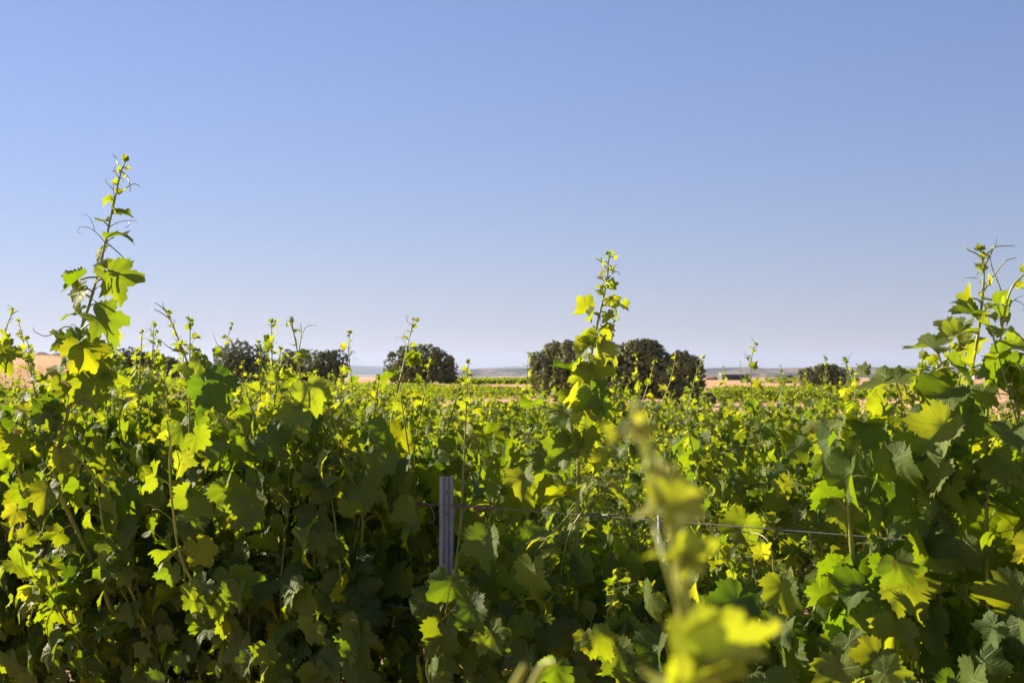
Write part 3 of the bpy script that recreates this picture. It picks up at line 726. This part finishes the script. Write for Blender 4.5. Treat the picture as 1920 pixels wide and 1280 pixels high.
# dried tendrils of last year wound round the top wire beside the post
rng = np.random.default_rng(5)
def wpt(s): q = NRM * (P1 - .022) + TAN * s; return np.array((q[0], q[1], ztw + .01 * math.sin(s * 1.1)))
sp_ = 2.78
dts = []
for (a, b_) in ((-.11, -.20), (-.035, -.08), (.06, .13)):
    m = MB(); dts.append(((a + b_) / 2, m))
    u = np.linspace(a, b_, 70); 
    pts = np.array([wpt(sp_ + q) + np.array((math.cos(q * 420) * .0045 * .7, math.cos(q * 420) * .0045 * .7, math.sin(q * 420) * .0045)) for q in u]) + rng.normal(0, .0008, (70, 3))
    m.tube(pts, .0020, 5)
for (s, d, L_) in ((-.05, (.2, -.1, -1), .075), (-.09, (-.3, -.1, -1), .12), (-.13, (.2, -.3, -.8), .05), (-.10, (.1, 0, 1), .03), (.09, (-.5, -.2, -1), .11), (.05, (.6, -.1, -.8), .08)):
    m = min(dts, key=lambda q: abs(q[0] - s))[1]; pt = tendril_path(rng, wpt(sp_ + s), d, L_, 12, 1.6); m.tube(pt, np.linspace(.0022, .001, len(pt)), 5)
for (q, m), lab in zip(dts, ('brown dried tendril coiled tightly round the wire, farthest right of the nearest post', 'brown dried tendril hanging from the wire just right of the nearest post', 'brown dried tendril round the wire left of the nearest post')):
    tag(m.build('dried_tendril', M_dry), lab, 'tendril', 'dried tendrils on the top wire')

# ------------------------------------------------------------------ the tall shoots against the sky (each belongs to a vine of the first row)
vines_all = [o for o in S.objects if o.name.startswith('grapevine') and o.parent is None and o is not r0v]
def hero(px_pts, D0, D1, r0, seed, vine_i=None, leaf=.085, node=.085, tip_len=.5, young=.1, tend_p=.7, parent=None, explicit=(), tendrils=(), auto=True, auto_from=0.0, lateral=.15, petiole=.7, leaf_min=.013):
    """px_pts: the stem's way through the photo from its base to its tip; D0..D1: distance at base and tip"""
    rng = np.random.default_rng(seed)
    k = len(px_pts); pts = [P(x, y, D0 + (D1 - D0) * i / (k - 1)) for i, (x, y) in enumerate(px_pts)]
    pv = parent
    if pv is None:
        pv = min(vines_all, key=lambda o: (o.location.x - pts[0][0]) ** 2 + (o.location.y - pts[0][1]) ** 2)
        l0 = np.array(pv.location); ds = float(np.clip((pts[0] - l0) @ TAN, -.65, .65)); root_pt = l0 + TAN * ds + np.array((0, 0, .76))
        pts = [root_pt, root_pt * .45 + pts[0] * .55 + np.array((0, 0, .03))] + pts
    path = smooth_path(pts, 140)
    L_low = float(np.linalg.norm(pts[1] - pts[0]) + np.linalg.norm(pts[2] - pts[1])) if parent is None else 0.0
    if auto_from == 0.0: auto_from = L_low * .12
    stem = MB(); leaves = []; tend = Many()
    
    if auto:
        grow(rng, path, r0, leaf, node, stem, leaves, tend, tip_len=tip_len, sides=8, outward=None, tendril_p=tend_p, young=young, start=auto_from, lateral_p=lateral, petiole=petiole, tsides=5, leaf_min=leaf_min, young_cap=.75)
        if parent is None:
            for q in range(16):
                o = path[rng.integers(3, 55)]; a_ = norm(rng.normal(0, 1, 3) + (0, -.9, 0)); j = o + a_ * rng.uniform(.03, .08)
                stem.tube([o, (o + j) / 2 + (0, 0, .005), j], .0013, 4, cap=False, age=.7)
                leaves.append((j, norm(a_ * .5 + (0, 0, -.8) + rng.normal(0, .3, 3)), norm(a_ + (0, 0, .5) + rng.normal(0, .3, 3)), rng.uniform(.03, .065), rng.uniform(0, .4)))
    else:
        stem.tube(path, np.linspace(r0, r0 * .45, len(path)), 8, age=1.0)
    Dm = (D0 + D1) / 2
    for e in explicit:      # (node pixel, junction pixel, tip pixel, width in pixels, depth, facing, age)
        nx_, ny_, jx, jy, tx, ty, size, D, face, ag = e
        o = P(nx_, ny_, D); j = P(jx, jy, D - .02); tp = P(tx, ty, D - .02 + rng.uniform(-.03, .03))
        stem.tube(smooth_path([o, (o + j) / 2 + (0, 0, .004), j], 6), r0 * .38, 5, cap=False, age=.9)
        leaves.append((j, tp - j, np.array(face, float), size, ag))
    for (x0, y0, pts_) in tendrils:
        q = smooth_path([P(x0, y0, Dm)] + [P(a, b_, Dm + rng.uniform(-.02, .02)) for a, b_ in pts_], 26)
        tend.next().tube(q, np.linspace(r0 * .30, r0 * .12, 26), 5, cap=False, age=.6)
    Mi = pv.matrix_basis.copy()
    so = stem.build('shoot', M_shoot, pv); so.matrix_parent_inverse = Mi.inverted()
    if leaves: flush(leaves, rng, T_HI, 'foliage', so, M_leaf, 1.35)
    tend.build('tendril', M_shoot, so)
    return so
UP = (0, -.35, .9)
# A: the tallest, left
hero([(105, 900), (122, 800), (140, 700), (150, 625), (166, 575), (182, 520), (196, 462), (207, 410), (217, 365), (226, 325), (236, 300)], 4.7, 4.6, .0085, 401, leaf=.078, node=.058, tip_len=.40, young=.12, lateral=.15, leaf_min=.018,
     explicit=[(150, 625, 148, 645, 108, 690, .092, 4.6, (-.6, -.5, .3), .1), (150, 640, 160, 652, 200, 720, .115, 4.6, (.1, -1, .1), 0), (140, 700, 170, 705, 200, 770, .11, 4.65, (.3, -1, .2), 0),
               (152, 618, 185, 600, 225, 640, .10, 4.2, (.5, -.6, .5), .1), (172, 560, 150, 550, 135, 585, .075, 4.25, (-.3, -.7, .5), .1), (178, 530, 205, 520, 225, 560, .095, 4.25, (.3, -.5, .3), .2), (180, 525, 195, 500, 232, 500, .07, 4.28, (.2, -.3, .8), 0), (182, 520, 150, 525, 115, 545, .07, 4.25, (-.2, -.2, .9), 0)],
     tendrils=[(150, 622, [(125, 612), (105, 622), (85, 630), (66, 622), (62, 614)]), (150, 622, [(130, 618), (128, 640), (150, 652)]), (226, 330, [(222, 312), (218, 298), (211, 289)]), (222, 365, [(240, 350), (252, 345), (262, 349)]), (228, 322, [(238, 330), (243, 345), (244, 360)]), (200, 455, [(218, 470), (230, 482), (242, 491)])])
# B: the central one
hero([(1085, 860), (1092, 780), (1100, 720), (1108, 670), (1115, 630), (1124, 590), (1133, 550), (1139, 520), (1140, 495), (1143, 478)], 3.75, 3.7, .0065, 402, leaf=.066, node=.050, tip_len=.30, young=.4, lateral=.45, leaf_min=.014,
     explicit=[(1108, 670, 1112, 690, 1140, 740, .068, 3.7, (.3, -1, .1), .1), (1110, 655, 1100, 650, 1070, 690, .05, 3.7, (-.5, -.6, .3), .5), (1118, 620, 1130, 635, 1152, 655, .045, 3.7, (.2, -.9, .2), .3), (1116, 625, 1100, 620, 1085, 650, .042, 3.7, (.4, -.8, .1), .6),
               (1112, 650, 1125, 655, 1130, 690, .050, 3.68, (.5, -.8, 0), .6), (1106, 690, 1090, 690, 1070, 720, .050, 3.72, (.5, -.8, 0), .5), (1126, 585, 1138, 590, 1140, 612, .030, 3.7, (.4, -.8, .2), .6), (1124, 590, 1114, 588, 1104, 606, .030, 3.7, (-.4, -.5, .7), .4), (1131, 562, 1143, 560, 1152, 572, .022, 3.7, (.2, -.8, .4), .3), (1134, 540, 1128, 536, 1122, 546, .016, 3.7, (.2, -.8, .4), .5), (1135, 535, 1144, 534, 1150, 545, .017, 3.7, (.2, -.8, .4), .5),
               (1100, 720, 1110, 735, 1130, 790, .068, 3.65, (.2, -1, .2), .1), (1098, 735, 1080, 730, 1060, 770, .06, 3.68, (.5, -.8, 0), .5)],
     tendrils=[(1138, 505, [(1130, 493), (1120, 486), (1108, 483)]), (1131, 494, [(1127, 485), (1126, 474)]), (1134, 535, [(1148, 510), (1154, 498)]), (1106, 700, [(1085, 725), (1065, 720)])])
# C: right, upright stem and the leaning ones
hero([(1760, 960), (1785, 850), (1803, 770), (1820, 700), (1832, 640), (1840, 580), (1845, 520), (1842, 490), (1838, 465)], 3.05, 3.05, .0070, 403, leaf=.068, node=.075, tip_len=.34, young=.35, lateral=.12, tend_p=.5,
     explicit=[(1836, 600, 1822, 592, 1785, 585, .055, 3.05, (-.2, -.4, .9), .3), (1840, 585, 1868, 575, 1895, 610, .058, 3.02, (.4, -.8, .3), .3), (1835, 625, 1800, 612, 1755, 640, .062, 3.0, (-.1, -.3, .9), .4),
               (1822, 690, 1862, 680, 1905, 735, .082, 2.98, (.2, -1, .2), .2), (1812, 740, 1780, 735, 1740, 760, .075, 3.0, (-.2, -.7, .6), .2), (1806, 770, 1800, 790, 1830, 850, .095, 2.98, (.3, -1, .1), .1), (1800, 780, 1770, 800, 1720, 850, .085, 2.95, (-.4, -.8, .4), .4)],
     tendrils=[(1845, 488, [(1830, 475), (1815, 468), (1808, 457)]), (1844, 485, [(1858, 468), (1870, 462), (1903, 461)]), (1846, 500, [(1858, 475), (1866, 460), (1869, 447)]), (1845, 545, [(1865, 515), (1885, 490), (1905, 483)]), (1824, 690, [(1812, 672), (1812, 650), (1818, 638)]), (1846, 560, [(1880, 560), (1860, 500), (1856, 478)])])
hero([(1590, 860), (1640, 795), (1690, 748), (1735, 708), (1770, 678), (1800, 648)], 3.1, 2.95, .0068, 404, leaf=.072, node=.065, tip_len=.30, young=.2, lateral=.35, tend_p=.3,
     explicit=[(1765, 680, 1752, 650, 1700, 645, .066, 2.95, (-.1, -.3, .8), .35), (1690, 748, 1680, 715, 1610, 720, .085, 2.92, (-.3, -.2, .8), .2), (1755, 695, 1790, 690, 1825, 720, .055, 2.95, (.3, -.5, .7), .3), (1700, 740, 1690, 700, 1660, 690, .05, 2.95, (.1, -.5, .8), .4), (1800, 648, 1795, 630, 1850, 615, .055, 2.95, (.1, -.3, .9), .6)])
hero([(1850, 800), (1868, 690), (1880, 610), (1895, 545), (1925, 510), (1960, 480)], 3.0, 2.95, .006, 405, leaf=.055, node=.09, tip_len=.3, young=.5, lateral=.1)
hero([(800, 1260), (815, 1200), (835, 1150), (850, 1100)], 3.85, 3.8, .004, 430, leaf=.05, auto=False,
     explicit=[(835, 1150, 846, 1092, 852, 1170, .100, 3.72, (-.5, -.85, .1), 0), (830, 1160, 870, 1130, 905, 1180, .075, 3.75, (-.4, -.8, .4), .0), (820, 1190, 800, 1130, 780, 1190, .085, 3.8, (-.5, -.9, .2), 0), (820, 1220, 835, 1180, 840, 1260, .095, 3.78, (-.5, -.85, .2), 0), (815, 1240, 860, 1200, 890, 1270, .085, 3.8, (-.45, -.85, .1), 0), (830, 1170, 838, 1130, 830, 1200, .075, 3.85, (-.5, -.85, .2), .1), (830, 1230, 846, 1175, 862, 1240, .085, 3.82, (-.5, -.85, .2), 0), (825, 1250, 838, 1215, 832, 1290, .085, 3.84, (-.5, -.85, .2), .1), (832, 1150, 820, 1110, 800, 1160, .07, 3.8, (-.5, -.8, .3), .1), (850, 1100, 862, 1040, 868, 1080, .035, 3.95, (.4, -.8, .2), .5)])
# D: left of centre, leaning to upper left, and its neighbours
hero([(520, 960), (470, 860), (420, 790), (375, 730), (352, 680), (336, 640), (322, 605), (312, 585)], 4.5, 4.4, .0068, 406, leaf=.075, node=.085, tip_len=.5, young=.3, lateral=.15,
     explicit=[(375, 730, 392, 722, 440, 790, .105, 4.3, (.3, -.9, .2), .05), (372, 722, 380, 715, 330, 745, .10, 4.35, (-.5, -.5, .4), .3), (362, 700, 375, 680, 400, 700, .06, 4.35, (.1, -.4, .8), .3)],
     tendrils=[(318, 598, [(305, 588), (290, 580), (282, 581)]), (314, 588, [(302, 575), (290, 567)]), (312, 585, [(306, 575), (306, 566)]), (335, 660, [(315, 650), (298, 635)])])
hero([(575, 830), (572, 780), (565, 720), (560, 680), (556, 650), (550, 620), (546, 600)], 4.3, 4.3, .0058, 407, leaf=.065, node=.085, tip_len=.32, young=.5, lateral=.1,
     explicit=[(562, 690, 566, 672, 540, 662, .045, 4.3, (-.1, -.5, .9), .9), (572, 760, 580, 730, 600, 780, .082, 4.2, (.2, -1, .2), .5), (574, 800, 560, 780, 520, 830, .082, 4.2, (-.3, -.9, .2), .2)],
     tendrils=[(560, 660, [(566, 630), (575, 612), (594, 610)]), (556, 640, [(548, 615), (549, 598)]), (562, 650, [(565, 620), (563, 605)])])
hero([(660, 800), (662, 740), (656, 690), (654, 650), (656, 622)], 6.6, 6.6, .005, 408, leaf=.06, node=.075, tip_len=.28, young=.4)
hero([(410, 780), (412, 720), (418, 670), (424, 640), (436, 608)], 6.3, 6.3, .005, 409, leaf=.06, node=.08, tip_len=.3, young=.2, tendrils=[(418, 660, [(405, 640), (398, 622)])])
hero([(-10, 760), (-4, 700), (2, 650), (12, 615), (24, 582)], 4.9, 4.9, .006, 410, leaf=.08, node=.08, tip_len=.35, young=.1, explicit=[(0, 690, 0, 660, 12, 690, .085, 4.9, (.1, -1, .2), .1)], tendrils=[(20, 590, [(34, 582), (44, 577)])])
hero([(282, 740), (286, 700), (288, 660), (290, 635), (294, 622)], 7.2, 7.2, .004, 411, leaf=.05, node=.07, tip_len=.3, young=.1)
hero([(1405, 800), (1408, 740), (1408, 690), (1411, 660), (1416, 645)], 6.6, 6.6, .005, 412, leaf=.065, node=.07, tip_len=.3, young=.3, tendrils=[(1409, 680, [(1400, 670), (1394, 655)])])
hero([(1185, 830), (1200, 770), (1212, 730), (1222, 700), (1226, 680)], 5.2, 5.2, .005, 413, leaf=.055, node=.07, tip_len=.3, young=.6)
hero([(1225, 820), (1240, 760), (1255, 720), (1263, 690), (1266, 665)], 5.6, 5.6, .005, 414, leaf=.05, node=.07, tip_len=.3, young=.5)
hero([(1290, 800), (1296, 740), (1306, 700), (1318, 670)], 6.2, 6.2, .0045, 415, leaf=.05, node=.07, tip_len=.3, young=.4)
hero([(525, 800), (505, 740), (492, 700), (488, 660), (486, 640)], 5.6, 5.6, .005, 416, leaf=.045, node=.08, tip_len=.35, young=.6)
# bright young leaves standing in front of the dark wall at left
hero([(345, 1060), (325, 960), (318, 880), (318, 820), (304, 740)], 4.25, 4.15, .0062, 417, leaf=.07, node=.10, tip_len=.35, young=.5, lateral=.1)
hero([(200, 1010), (180, 905), (150, 860), (112, 812)], 4.65, 4.6, .005, 418, leaf=.06, node=.09, tip_len=.3, young=.6, lateral=.1)
# the blurred tip right in front of the lens
vb = r0v
hero([(1305, 1420), (1300, 1290), (1285, 1150), (1270, 1020), (1235, 900), (1205, 820), (1192, 775)], .60, .56, .0044, 420, leaf=.03, node=.05, tip_len=.16, young=.9, parent=vb, auto=False,
     explicit=[(1300, 1290, 1308, 1225, 1420, 1290, .030, .56, (.55, -.8, -.1), .95), (1300, 1290, 1290, 1225, 1210, 1300, .030, .565, (.55, -.8, -.1), .9), (1300, 1290, 1300, 1215, 1310, 1340, .030, .575, (.6, -.8, -.1), .85), (1300, 1300, 1330, 1260, 1400, 1230, .022, .555, (-.6, -.5, .5), .9),
               (1280, 1110, 1285, 1035, 1335, 1075, .0145, .57, (.5, -.8, 0), 1), (1278, 1080, 1265, 1030, 1205, 1052, .0145, .57, (.5, -.8, .1), 1), (1278, 1080, 1275, 1035, 1285, 1110, .014, .575, (.5, -.8, 0), 1), (1250, 960, 1265, 950, 1325, 920, .0165, .57, (-.45, -.75, .35), 1.0),
               (1250, 960, 1240, 950, 1205, 942, .011, .57, (-.45, -.75, .35), 1.0), (1225, 880, 1240, 880, 1274, 872, .0075, .57, (-.45, -.75, .35), 1.0), (1222, 880, 1215, 880, 1195, 885, .005, .57, (-.5, -.4, .8), 1.0), (1205, 820, 1200, 812, 1182, 830, .009, .57, (.5, -.8, 0), 1.0), (1205, 820, 1206, 800, 1215, 825, .008, .57, (.5, -.8, .1), 1.0), (1192, 780, 1195, 770, 1200, 800, .007, .57, (-.4, -.8, .3), 1.0), (1200, 810, 1160, 815, 1110, 840, .007, .55, (-.4, -.8, .3), 1.0)],
     tendrils=[(1278, 1150, [(1250, 1060), (1225, 980), (1208, 950)])])
hero([(930, 1420), (960, 1300), (985, 1245)], .62, .6, .0028, 421, parent=vb, auto=False); hero([(950, 1400), (1010, 1260), (1040, 1238)], .66, .64, .0022, 422, parent=vb, auto=False)

# ------------------------------------------------------------------ far vine blocks, grass, brush (uncountable: one object each)
def far_rows(name, poly_fn, rng, dens, h, D0, D1, az0, az1, label, row_dir, spc=2.6, fs=.16, age=.25):
    """leaf clumps along parallel rows inside a region of the plain"""
    mb = MB(); t = norm(np.array((math.cos(row_dir), math.sin(row_dir)))); nn = np.array((-t[1], t[0]))
    N = int(dens); Y = np.sqrt(rng.uniform(D0 ** 2, D1 ** 2, N)) ; Y = D0 + (Y - D0) * rng.uniform(.2, 1, N) ; a = rng.uniform(az0, az1, N); X = a * Y
    q = X * nn[0] + Y * nn[1]; qr = np.round(q / spc) * spc + rng.normal(0, .14, N); d = qr - q
    X = X + d * nn[0]; Y = Y + d * nn[1]
    ok = poly_fn(X, Y); X, Y = X[ok], Y[ok]; N = len(X)
    zz = h * (rng.random(N) ** .6) * (.85 + .3 * np.sin(X * 2.1 + Y * 1.3) * .5 + rng.normal(0, .08, N))
    pos = np.stack([X, Y, ground_z(X, Y) + zz], -1)
    nr = norm(rng.normal(size=(N, 3)) + (0, 0, .6)); t1 = norm(np.cross(nr, rand_dirs(rng, N))); t2 = np.cross(nr, t1); s = (fs * rng.uniform(.5, 1.2, N) * np.sqrt(Y / 130))[:, None]
    V = np.stack([pos - t1 * s * .6, pos - t2 * s * .5, pos + t1 * s * .6, pos + t2 * s * .6], 1).reshape(-1, 3)
    mb.add(V, np.arange(N * 4).reshape(-1, 4), age=np.repeat(np.clip(rng.normal(age, .2, N), 0, 1), 4), rnd=np.repeat(rng.random(N), 4))
    return tag(mb.build(name, M_leaf_far, None, False), label, 'vineyard', kind='stuff')
rng = np.random.default_rng(77)
far_rows('far_vines', lambda X, Y: (Y < 232) & ((X + 0) * 55 + (Y - 133) * 16.6 < 0) | ((Y < 131) & (X < 4)), rng, 230000, 1.0, 122, 235, -.26, .06, 'second block of low green vines stretching towards the oaks', 1.95)
far_rows('far_vines', lambda X, Y: Y > 0, rng, 90000, 1.0, 104, 165, .145, .33, 'low green vine rows in front of the lone right-hand oak', 2.2)
far_rows('far_vines', lambda X, Y: X > -.048 * 300 + (Y - 300) * -.05, rng, 90000, .9, 285, 560, -.055, .03, 'long green strip of distant vines beyond the straw field', 1.2, 3.0, .26, .1)
far_rows('far_vines', lambda X, Y: Y > 0, rng, 26000, .9, 330, 520, .17, .24, 'thin green strip of distant vines before the right plain', 1.4, 3.0, .26, .1)

def blades(name, rng, N, xs, ys, h0, h1, mat, label, cat='grass'):
    X = rng.uniform(*xs, N); Y = rng.uniform(*ys, N)
    return X, Y
def grass(name, rng, N, D0, D1, az0, az1, h, mat, label, wid=.02):
    mb = MB(); Y = D0 + (D1 - D0) * rng.random(N); X = rng.uniform(az0, az1, N) * Y; z = ground_z(X, Y)
    hh = h * rng.uniform(.4, 1.2, N) * (.7 + .5 * np.sin(X * .4 + Y * .21)); an = rng.uniform(0, 3.14, N); w = wid * (Y / 100) * rng.uniform(.6, 1.3, N)
    dx, dy = np.cos(an) * w, np.sin(an) * w; lx, ly = rng.normal(0, .2, (2, N)) * hh
    V = np.stack([np.stack([X - dx, Y - dy, z - .02], -1), np.stack([X + dx, Y + dy, z - .02], -1), np.stack([X + lx + dx * .4, Y + ly, z + hh * .7], -1), np.stack([X + lx * 1.5, Y + ly, z + hh], -1)], 1).reshape(-1, 3)
    F = np.arange(N * 4).reshape(-1, 4)
    mb.add(V, F, rnd=np.repeat(rng.random(N), 4)); return tag(mb.build(name, mat, None, False), label, 'grass', kind='stuff')
grass('dry_grass', rng, 90000, 70, 290, -.44, -.2, .45, M_straw, 'tall dry straw-coloured grass covering the left slope')
grass('dry_grass', rng, 40000, 45, 110, .24, .40, .4, M_straw, 'dry straw grass on the verge at the right edge')
grass('dry_grass', rng, 25000, 28, 60, -.5, .4, .3, M_straw, 'dry grass on the track behind the last vine row')
def brush(px0, px1, D, h, N, label, seed, depth=5):
    rng = np.random.default_rng(seed); mb = MB(); x0, x1 = ((q - 960) / FPX * D for q in (px0, px1))
    X = rng.uniform(x0, x1, N); Y = D + rng.uniform(-depth / 2, depth / 2, N); env = np.sin(np.clip((X - x0) / (x1 - x0), 0, 1) * math.pi) ** .6 * (.7 + .3 * np.sin(X * 1.7))
    Z = ground_z(X, Y) + h * env * rng.random(N) ** .5; pos = np.stack([X, Y, Z], -1); nr = rand_dirs(rng, N); t1 = norm(np.cross(nr, rand_dirs(rng, N))); t2 = np.cross(nr, t1); s = (.07 * math.sqrt(D / 100) * rng.uniform(.5, 1.4, N))[:, None]
    V = np.stack([pos - t1 * s, pos - t2 * s * .4, pos + t1 * s, pos + t2 * s * .4], 1).reshape(-1, 3); mb.add(V, np.arange(N * 4).reshape(-1, 4), rnd=np.repeat(rng.random(N), 4))
    return tag(mb.build('dry_brush', M_weed, None, False), label, 'brush', kind='stuff')
brush(842, 905, 190, 1.1, 5000, 'low purple-brown brush beside the broad freestanding oak', 1)
brush(-60, 190, 288, 1.2, 9000, 'strip of dry weeds along the skyline of the left slope', 2)
brush(1840, 1990, 85, .5, 5000, 'reddish dry weeds on the verge below the right-hand oak', 3)

# ------------------------------------------------------------------ haze: the warm evening air
hz = MB(); hz.box((-26000, -400, -70), (26000, 41500, 520)); 
m = bpy.data.materials.new('evening_air'); m.use_nodes = True; nt = m.node_tree; nt.nodes.remove(nt.nodes['Principled BSDF'])
pv = nt.nodes.new('ShaderNodeVolumePrincipled'); pv.inputs['Color'].default_value = (.46, .58, .88, 1); pv.inputs['Density'].default_value = 0.000026; pv.inputs['Anisotropy'].default_value = .2
nt.links.new(pv.outputs[0], nt.nodes['Material Output'].inputs['Volume'])
tag(hz.build('haze', m, None, False), kind='stuff')
